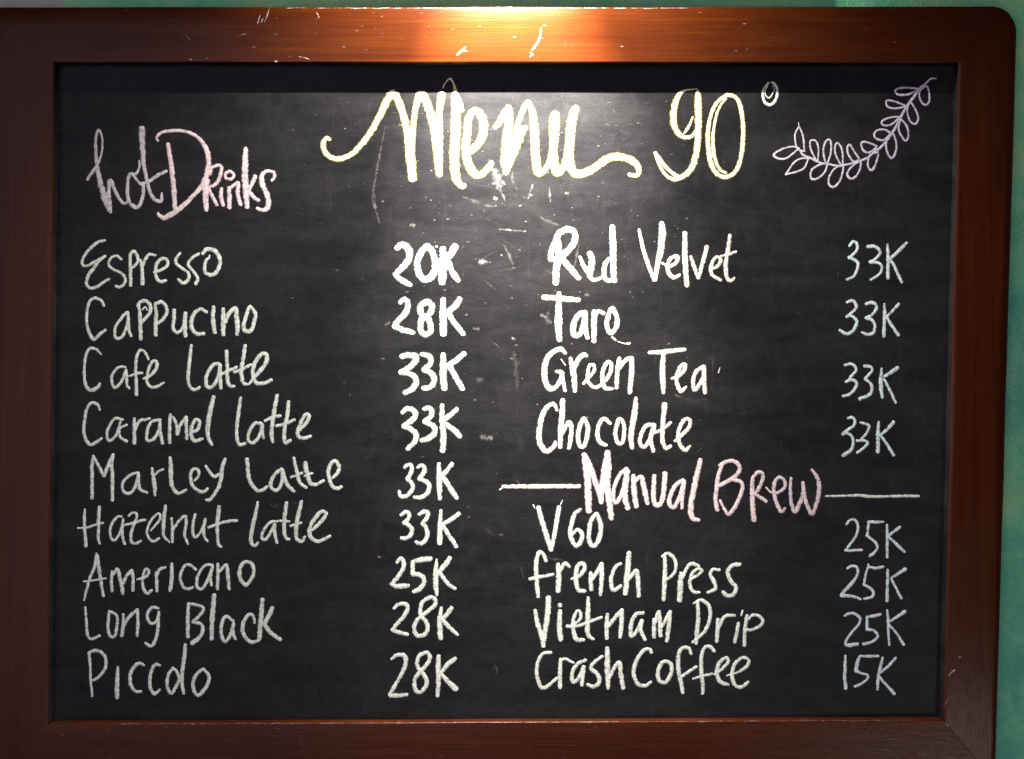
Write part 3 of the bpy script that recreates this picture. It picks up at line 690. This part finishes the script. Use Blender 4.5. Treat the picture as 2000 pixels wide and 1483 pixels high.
1030,560,26 1030,640,32 1030,700,28
1035,600,24 1065,500,28 1075,580,32 1080,690,30
1090,620,24 1155,500,28! 1145,610,32 1130,730,28
&
1370,430,26 1375,550,30 1365,660,32 1360,750,26
1340,435,20 1400,410,26 1460,460,28 1465,560,28 1420,660,26 1330,740,20
1530,560,28 1525,650,32 1520,735,26
1530,640,22 1580,540,26 1660,530,24
1690,590,24 1675,670,28 1660,740,24
1722,492,16 1712,530,14
1755,530,24 1740,640,28 1735,765,26
1745,640,22 1800,640,24 1870,600,24 1870,550,24 1810,525,24 1760,560,22
@chalk_word|chalk brew name word Crash/Coffee|white|1020,1250,4
225,100,26 160,110,26 120,180,26 115,280,28 150,370,30 200,360,28 270,300,24
300,150,26 295,260,32 295,375,30
295,160,22 340,150,24 400,180,20
495,160,26 430,190,28 390,260,30 395,330,28 440,300,28 480,210,28! 475,270,30 465,355,28
625,130,24 570,170,26 535,220,28 590,270,32 600,330,32 560,365,30 510,350,26
665,65,32 665,200,42 670,330,34 670,380,26
680,300,24 730,200,28 760,180,30 770,270,34 790,380,30
&
1010,100,24 990,70,26 940,90,28 890,170,30 870,260,30 900,340,30 960,360,28 1005,330,24
1090,180,30 1060,250,30 1070,320,30 1120,330,30 1160,270,30 1165,200,28 1130,170,28 1090,180,26
1320,110,24 1300,65,26 1250,65,28 1220,120,32 1220,220,34 1240,330,30 1255,415,26
1240,290,24 1300,250,24 1360,210,24
1500,90,24 1470,55,26 1425,60,26 1400,130,28 1400,260,30 1410,350,28 1410,420,24
1335,305,16 1400,285,22 1480,265,22
1500,270,18 1560,230,24 1610,170,26 1590,140,26 1540,180,30 1520,260,32 1550,330,30 1610,350,24
1600,280,14 1680,255,20 1750,210,26 1770,160,24 1720,140,24 1660,190,28 1640,280,30 1660,350,28 1710,370,28 1765,330,24
@chalk_price|chalk price 33K right of Red Velvet|blue|1600,450,6.45
380,200,30 430,140,34 480,180,36 475,250,34 400,330,36 375,345,44
390,340,38 470,390,36 490,440,36 460,540,34 420,590,32 350,620,36
610,205,42 700,205,38 760,250,36 760,300,32 700,370,32 650,395,42
640,400,42 740,410,34 790,460,32 760,550,32 650,625,30
858,180,28 870,350,46 865,480,40 865,605,42
1105,160,32 1040,220,42 960,300,42 890,360,34! 950,460,34 990,550,38 1040,655,34
@chalk_price|chalk price 33K right of Taro|blue|1600,450,6.45
350,910,32 420,885,36 460,930,36 465,980,36 400,1050,36 350,1090,40
400,1075,32 450,1110,38 475,1160,38 430,1260,40 350,1305,40 260,1260,38
590,930,36 660,910,44 710,930,40 720,990,36 670,1060,34 590,1105,42! 660,1130,40 700,1190,36 690,1280,38 620,1315,38 540,1290,30
820,930,26 825,1050,42 820,1180,40 815,1335,46
1000,930,38 930,1010,36 850,1090,32! 900,1180,38 1000,1320,40
@chalk_price|chalk price 33K right of Green Tea|blue|1600,680,6.45
325,215,36 390,200,34 450,230,34 460,290,34 400,360,34 380,400,34 340,425,38
380,395,34 440,410,36 475,450,38 430,540,36 370,590,36 300,605,36
570,225,40 640,235,36 670,280,34 610,350,34 580,390,40! 630,430,34 665,490,38 650,570,40 590,610,40 510,640,44
788,260,28 775,400,46 780,520,46 795,625,36
985,250,52 900,310,46 820,360,34
815,390,30 870,490,34 965,690,30
@chalk_price|chalk price 33K right of Chocolate|blue|1600,680,6.45
360,885,34 420,875,34 450,920,34 430,980,34 350,1040,38 300,1085,50
350,1070,36 410,1110,34 430,1190,36 400,1280,42 300,1355,46
520,940,30 600,960,34 630,990,34 600,1070,32 530,1150,30
475,1170,34 560,1165,34 610,1190,36 570,1250,32 480,1320,36
750,935,32 740,1080,46 740,1200,46 740,1310,48
935,935,46 860,1020,40 770,1100,30! 830,1180,36 940,1350,38
@chalk_price|chalk price 25K right of V60|blue|1600,1000,7.415
395,180,36 440,125,34 500,110,36 550,160,38 560,260,38 520,370,38 450,470,38 380,560,36! 450,560,36 540,555,36 620,555,32
930,145,32 820,148,42 720,145,40! 710,230,38 695,350,42! 760,400,38 820,450,38 840,520,38 800,590,40 730,640,42
985,190,32 985,350,38 985,500,40 985,660,38
1170,220,44 1090,280,44 1020,335,38 1000,360,34
1010,370,34 1120,470,44 1235,580,38
@chalk_price|chalk price 25K right of French Press|blue|1600,1000,7.415
410,820,38 470,785,38 540,800,38 560,870,40 520,970,42 430,1080,52 330,1190,46 320,1220,40! 420,1215,46 510,1230,40 600,1265,32
710,760,26 720,800,28! 830,815,44 930,795,30
710,800,32 670,920,34 650,1060,34! 740,1105,38 785,1170,40 760,1235,40 650,1260,36
990,840,38 990,1000,42 985,1150,44 985,1290,48
1250,830,54 1150,890,44 1040,960,32! 1110,1100,36 1190,1255,38
@chalk_price|chalk price 25K right of Vietnam Drip|blue|1600,1180,7.415
370,170,36 440,135,40 530,150,40 595,215,40 570,300,38 480,400,36 400,510,34 380,580,38
395,595,54 480,590,56 555,578,46
885,150,44 790,175,44 690,185,34! 690,290,44 690,370,42! 780,380,38 840,440,38 840,490,38 760,550,40 640,580,42
985,90,30 1000,250,42 1000,400,34 1015,595,32
1240,110,56 1150,170,44 1030,250,34
1010,300,34 1110,410,32 1170,500,38 1225,590,40
@chalk_price|chalk price 15K right of Crash Coffee|blue|1600,1180,7.415
380,750,32 375,900,46 370,1050,46 385,1225,48
860,755,36 750,755,42 590,755,32! 555,830,48 535,970,54! 620,1005,34 700,1030,34 700,1080,36 620,1150,34 520,1195,42
920,780,38 885,920,44 855,1060,44 845,1240,38
1110,780,38 1010,890,40 900,990,32
870,1060,38 980,1180,38 1090,1300,48
@chalk_sprig|curving chalk sprig with looped leaves|lilac|1480,130,4.9425
1725,118,12 1670,120,16 1620,165,20 1560,215,22 1510,290,24 1450,370,24 1390,470,24 1330,590,24 1270,680,24 1200,770,24 1130,820,24 1060,880,22 970,920,22 870,945,20 770,960,20 690,945,20 600,930,20 520,890,22 440,855,20 400,800,18
400,580,10 395,545,8
%1620,190,16 1570,230,17 1560,290,17 1585,350,17 1620,372,18 1655,340,18 1655,260,18 1635,190,16
%1540,215,18 1450,205,18 1370,210,20 1325,235,18 1350,270,18 1420,275,20 1480,260,18 1540,225,18
%1430,380,16 1380,360,17 1310,335,17 1245,330,18 1250,385,18 1310,405,18 1370,400,18 1430,385,16
%1475,340,16 1445,400,18 1450,480,18 1480,540,19 1525,555,20 1550,500,19 1525,420,18 1480,345,16
%1370,490,18 1300,490,18 1220,515,18 1195,545,18 1220,570,18 1280,565,18 1330,530,18 1370,495,16
%1380,515,18 1360,590,18 1380,660,18 1430,720,18 1455,660,18 1440,580,18 1390,515,18
%1280,640,20 1220,610,20 1150,620,20 1125,660,20 1150,700,20 1220,710,20 1280,650,18
%1300,650,18 1250,700,18 1240,780,18 1260,850,18 1290,885,20 1325,850,20 1340,770,18 1325,690,18 1300,650,18
%1150,770,18 1080,740,18 1010,730,20 1000,770,20 1030,820,20 1080,830,18 1150,780,16
%1160,830,18 1090,850,18 1065,920,18 1070,980,20 1105,1000,22 1140,940,20 1165,850,18
%980,890,16 930,820,18 890,755,20 865,790,20 880,860,18 930,920,18 980,895,16
%990,920,18 930,950,18 880,1000,20 865,1050,22 900,1085,22 950,1060,20 990,980,18 990,920,16
%815,960,16 760,870,18 745,790,18 765,740,18 800,770,18 820,850,18 815,960,16
%820,960,18 740,990,18 690,1070,20 690,1140,20 735,1165,22 790,1110,20 820,1020,18 820,960,16
%665,940,16 640,870,18 635,790,18 660,720,18 695,710,18 710,770,18 700,860,18 665,940,16
%670,940,18 600,950,18 530,990,18 510,1040,20 520,1085,20 570,1085,20 640,1030,20 670,940,16
%575,920,16 540,860,16 510,790,16 510,720,16 560,720,16 585,780,16 585,850,16 575,920,14
%440,820,16 380,790,16 360,700,16 365,640,16 400,580,14! 430,650,16 445,730,18 450,820,18
%400,790,16 340,775,16 260,790,18 180,830,20 155,860,22 200,890,20 270,890,18 330,850,18 390,800,16
%490,890,16 420,890,18 350,930,18 300,1000,18 270,1045,16! 380,1015,18 450,980,18 490,890,16
"""
random.seed(7)
def parse(line, ox, oy, sc):
    """one line is one pen stroke; '!' marks a sharp turn, where the smoothing starts afresh"""
    segs = [[]]
    for tok in line.split():
        sharp = tok.endswith('!'); x, y, w = (float(t) for t in tok.rstrip('!').split(','))
        p = (ox+x/sc, oy+y/sc, w/sc); segs[-1].append(p)
        if sharp: segs.append([p])
    return [s for s in segs if len(s) > 1]
def write_all():
    cur = None; rb = None; leaves = []
    def flush():
        if not cur: return
        o = rb.build(cur[0], MAT_CHALK[cur[2]], board, cur[1])
        for lf in leaves: lf.build('leaf', MAT_CHALK[cur[2]], o)
    for line in STROKES.strip().splitlines():
        if line.startswith('#') or not line.strip(): continue
        if line[0] == '@':
            flush()
            nm, lb, tint, reg = line[1:].split('|'); ox, oy, sc = (float(t) for t in reg.split(','))
            words = lb.split(' word ')[1].split('/') if ' word ' in lb and '/' in lb else None
            if words: lb = lb.split(' word ')[0]+' '+words[0]
            wsc = 0.96 if tint == 'yellow' else 1.07 if (tint == 'cream' or nm == 'chalk_price' and tint == 'white') else 1.18
            cur = (nm, lb, tint); rb = Ribbon(); leaves = []; continue
        if line[0] == '&':                       # the second word of a two-word drink
            flush(); cur = (nm, lb.rsplit(' ', 1)[0]+' '+words[1]+', second word after '+words[0], tint); rb = Ribbon(); leaves = []; continue
        target = rb
        if line[0] == '%': target = Ribbon(); leaves.append(target); target.k = len(leaves); line = line[1:]
        for s in parse(line, ox, oy, sc): target.add(s, wsc)
    flush()
write_all()

# ---------------------------------------------------------------- loose chalk dust and old half-wiped marks
def dust():
    rb = Ribbon()
    def blob(x, y, w, h, op):
        rb.add([(x-w*.16, y+random.uniform(-1, 1)*h*.1, h*.95), (x+w*.16, y, h*.95)], 1, 0.5, op, step=1.2, relief=0.00003)
    def line(pts, op): rb.add([(x, y, w*1.6) for x, y, w in pts], 1, 0.5, op*0.17, relief=0.00002)
    for x, y, w, h, op in [(943, 512, 16, 20, .50), (1003, 662, 7, 11, 1), (1008, 674, 5, 8, .6), (937, 742, 18, 16, .22), (945, 856, 14, 20, .40),
        (957, 856, 6, 14, .6), (741, 1088, 6, 8, 1), (748, 701, 8, 8, .4), (757, 632, 10, 14, .35), (930, 643, 16, 14, .28), (910, 615, 5, 7, .6),
        (948, 592, 8, 5, .4), (1062, 618, 12, 16, .4), (1146, 577, 10, 10, .35), (965, 1306, 6, 8, .2), (928, 782, 7, 6, .45), (963, 786, 6, 6, .4),
        (1306, 672, 5, 6, .6), (1342, 698, 5, 6, .5), (806, 440, 8, 14, .4), (978, 1045, 8, 8, .3), (1107, 378, 7, 9, .7), (1016, 402, 8, 7, .6),
        (968, 388, 8, 10, .9), (875, 428, 8, 6, .4), (914, 473, 8, 8, .3), (795, 570, 6, 7, .4), (868, 567, 5, 6, .4), (748, 394, 5, 6, .5),
        (684, 772, 4, 4, .5), (672, 748, 4, 4, .4), (1120, 430, 10, 8, .2), (916, 1010, 7, 7, .25), (1178, 357, 5, 5, .5), (848, 430, 6, 6, .2)]:
        blob(x, y, w, h, op*0.34)
    for pts, op in [([(976, 448, 2), (1000, 450, 4), (1026, 452, 3)], 1.0), ([(752, 250, 3), (742, 300, 4), (733, 350, 5), (728, 390, 4), (734, 415, 3)], .45),
        ([(732, 380, 2), (733, 405, 5), (741, 435, 3)], .6), ([(905, 385, 3), (925, 392, 8), (938, 397, 5)], .3), ([(948, 401, 4), (962, 403, 5)], .3),
        ([(962, 328, 12), (972, 352, 16), (980, 375, 9), (986, 392, 3)], .75), ([(968, 340, 10), (982, 356, 7), (986, 360, 3)], .7),
        ([(1040, 362, 4), (1036, 375, 5), (1032, 388, 3)], .7), ([(1073, 368, 3), (1074, 382, 6), (1075, 394, 3)], .7),
        ([(985, 480, 5), (994, 498, 7), (1001, 515, 5)], .5), ([(1003, 330, 3), (1000, 350, 5), (1010, 372, 3)], .3),
        ([(1056, 425, 5), (1074, 434, 8), (1090, 440, 4)], .3),
        ([(962, 668, 2), (970, 674, 3), (974, 678, 2)], .6), ([(1003, 690, 8), (1008, 720, 12), (1010, 760, 8)], .22),
        ([(1018, 1110, 2), (1022, 1125, 3), (1025, 1134, 2)], .4), ([(1008, 938, 2), (1013, 942, 4), (1014, 946, 2)], .6),
        ([(965, 1299, 1.5), (971, 1306, 3), (969, 1316, 2)], .9), ([(1318, 770, 2), (1323, 773, 4), (1328, 776, 2)], .6),
        ([(1330, 776, 6), (1355, 784, 12), (1380, 780, 6)], .16), ([(1380, 700, 2), (1392, 705, 3), (1390, 760, 2)], .25),
        ([(528, 982, 3), (536, 990, 5), (545, 984, 3)], .35), ([(570, 982, 3), (580, 984, 6), (588, 980, 3)], .3), ([(950, 1035, 4), (960, 1042, 8), (970, 1046, 4)], .25),
        ([(1130, 480, 3), (1126, 500, 8), (1122, 520, 3)], .4), ([(1070, 612, 6), (1068, 625, 9), (1075, 630, 5)], .35), ([(640, 1172, 2), (646, 1180, 3)], .3),
        ([(1634, 530, 2), (1637, 535, 4), (1634, 541, 2)], .35), ([(1065, 1089, 3), (1085, 1092, 5), (1098, 1094, 3)], .4)]:
        line(pts, op)
    rnd = random.Random(3)
    for _ in range(240):
        x = rnd.gauss(975, 190); y = 190+abs(rnd.gauss(0, 330))
        if not (130 < x < 1820 and 190 < y < 1380): continue
        r = rnd.uniform(1.4, 4.5); blob(x, y, r*rnd.uniform(.8, 2), r, rnd.uniform(.05, .22))
    for _ in range(34):
        x = rnd.gauss(960, 150); y = 200+abs(rnd.gauss(0, 260)); a = rnd.gauss(0.2, 0.5); l = rnd.uniform(10, 46)
        line([(x, y, 1), (x+l/2*math.cos(a), y+l/2*math.sin(a)+rnd.uniform(-2, 2), rnd.uniform(2, 5)), (x+l*math.cos(a), y+l*math.sin(a), 1)], rnd.uniform(.05, .20))
    for _ in range(120):
        r = rnd.uniform(1.0, 2.4); blob(rnd.uniform(130, 1820), rnd.uniform(150, 1380), r, r, rnd.uniform(.08, .3))
    for v in rb.v: v.y += 0.00003
    o = rb.build('chalk_dust', MAT_DUST, board, 'pale specks and wiped streaks of old chalk'); o['kind'] = 'stuff'
dust()
def rail_dust_and_highlight():
    """chips and chalk smudges on the frame, the dusty worn lip of the lower rail, and painted edge highlights"""
    rb = Ribbon(); rnd = random.Random(5)
    for pts, op in [([(527, 14, 2), (524, 24, 4), (520, 36, 3), (516, 44, 2)], .8), ([(508, 30, 3), (505, 40, 4), (503, 47, 2)], .7), ([(514, 36, 3), (510, 44, 3)], .6),
        ([(618, 25, 2), (622, 31, 4), (623, 34, 3)], 1), ([(892, 108, 2), (902, 100, 6), (909, 92, 3)], 1), ([(900, 99, 4), (912, 100, 3)], .9),
        ([(1057, 55, 2), (1055, 70, 4), (1050, 84, 5), (1045, 92, 6), (1040, 97, 3)], 1), ([(1036, 103, 2), (1040, 107, 4), (1035, 111, 2)], .9),
        ([(358, 68, 1.5), (366, 72, 3), (370, 78, 1.5)], .5), ([(462, 70, 2), (472, 68, 3), (480, 67, 2)], .4), ([(584, 111, 1.5), (595, 113, 3), (604, 116, 2)], .7),
        ([(1853, 1320, 2), (1860, 1312, 6), (1868, 1306, 4)], .8), ([(1874, 1284, 4), (1876, 1284, 4)], .9), ([(1843, 1380, 3), (1848, 1372, 3), (1852, 1362, 2)], .35),
        ([(1845, 1412, 3), (1852, 1419, 4)], .6), ([(538, 120, 4), (541, 120, 4)], .7), ([(371, 116, 3), (374, 117, 3)], .6)]:
        rb.add(pts, 1, .5, op*.7, step=1.6, relief=0.00004)
    for _ in range(110):
        x = rnd.uniform(0, 1950); y = rnd.choice([rnd.uniform(20, 116), rnd.uniform(1416, 1480)])
        r = rnd.uniform(1, 2.6); rb.add([(x-r, y, r), (x+r, y, r)], 1, .3, rnd.uniform(.05, .25), relief=0.00002)
    # worn dusty lower lip, with lamp highlight painted in towards its middle
    x = 230
    while x < 1780:
        l = rnd.uniform(10, 60); c = math.exp(-((x-1020)/520)**2)
        yl = 1414.3-(x-93)*8/1750+0.2
        rb.add([(x, yl, 1.5), (x+l/2, yl+rnd.uniform(-.7, .7), rnd.uniform(3.0, 5.5)), (x+l, yl-l*8/1750, 1.5)], 1, .5, rnd.uniform(.25, .75)*(0.35+0.65*c), relief=0.00003)
        x += l*rnd.uniform(0.6, 1.25)
    x = 560  # pale dashes painting the lamp's highlight along the upper rail's edge
    while x < 1350:
        l = rnd.uniform(10, 40)
        rb.add([(x, 16.5, 1), (x+l/2, 16.5+rnd.uniform(-1, 1), rnd.uniform(1.5, 3)), (x+l, 16.5, 1)], 1, .5, rnd.uniform(.2, .6), relief=0.00002)
        x += l*rnd.uniform(0.8, 1.8)
    k = (DC+FD)/DC
    for v in rb.v: v.x *= k; v.z *= k; v.y += FD-0.00003
    o = rb.build('chalk_dust', MAT_DUST, board, 'chips and chalky smudges on the wooden frame, with painted highlights along its edges'); o['kind'] = 'stuff'
rail_dust_and_highlight()

# ---------------------------------------------------------------- unseen lamp shade, added above the frame to keep light off the wall
def added_lamp_hood():
    root = bpy.data.objects.new('added_lamp_hood', None); scene.collection.objects.link(root)
    root.location = LAMP_AT; root['label'] = 'added unseen dark metal lamp shade that keeps lamplight off the wall above the chalkboard'; root['category'] = 'picture lamp'
    m, nt, out = material('dark_painted_metal'); principled(nt, out, ramp(nt, noise(nt, mapping(nt), 60), [(0.3, 0.02), (0.7, 0.035)]), 0.5, spec=0.3)
    HW = 0.21
    prof = []                                   # section: back lip, over the bulb, front lip (y, z from the bulb)
    zb = -0.118; yb = 0.118*0.0985/0.1640
    prof += [(yb, zb), (yb+0.004, zb+0.04), (0.062, -0.03)]
    for k in range(0, 9):
        t = R(180)*k/8; prof.append((0.062*math.cos(t), 0.05*math.sin(t)))
    prof += [(-0.064, -0.02)]
    vs = []; n = len(prof); xs = [-HW+2*HW*i/12 for i in range(13)]
    for sgn in (0, 1):
        for x in xs:
            for i, (y, z) in enumerate(prof):
                a = prof[max(i-1, 0)]; b = prof[min(i+1, n-1)]; d = Vector((b[0]-a[0], b[1]-a[1])).normalized()
                vs.append((x, y+sgn*0.0012*d.y, z-sgn*0.0012*d.x))
    nx = len(xs); g = grid_faces(nx, n); fs = g+[tuple(i+nx*n for i in f)[::-1] for f in g]
    rim = [i for i in range(n)]+[i*n+n-1 for i in range(1, nx)]+[(nx-1)*n+i for i in range(n-2, -1, -1)]+[i*n for i in range(nx-2, 0, -1)]
    fs += [(rim[i], rim[(i+1) % len(rim)], rim[(i+1) % len(rim)]+nx*n, rim[i]+nx*n) for i in range(len(rim))]
    link('added_hood', vs, fs, m, root, smooth=False)
    av = []; af = []; path = [(0, 0.125, -0.02), (0, 0.10, 0.03), (0, 0.07, 0.065), (0, 0.02, 0.068), (0, 0.0, 0.049)]
    for i, p in enumerate(path):
        for k in range(10):
            t = 2*math.pi*k/10; a = Vector(path[max(i-1, 0)]); b = Vector(path[min(i+1, 4)]); d = (b-a).normalized(); u = d.cross(Vector((1, 0, 0)))
            av.append(Vector(p)+Vector((1, 0, 0))*0.006*math.cos(t)+u*0.006*math.sin(t))
    for i in range(4):
        for k in range(10): af.append((i*10+k, i*10+(k+1) % 10, (i+1)*10+(k+1) % 10, (i+1)*10+k))
    link('added_arm', av, af, m, root, smooth=True)
added_lamp_hood()

scene.render.engine = 'CYCLES'
scene.cycles.transparent_max_bounces = 24
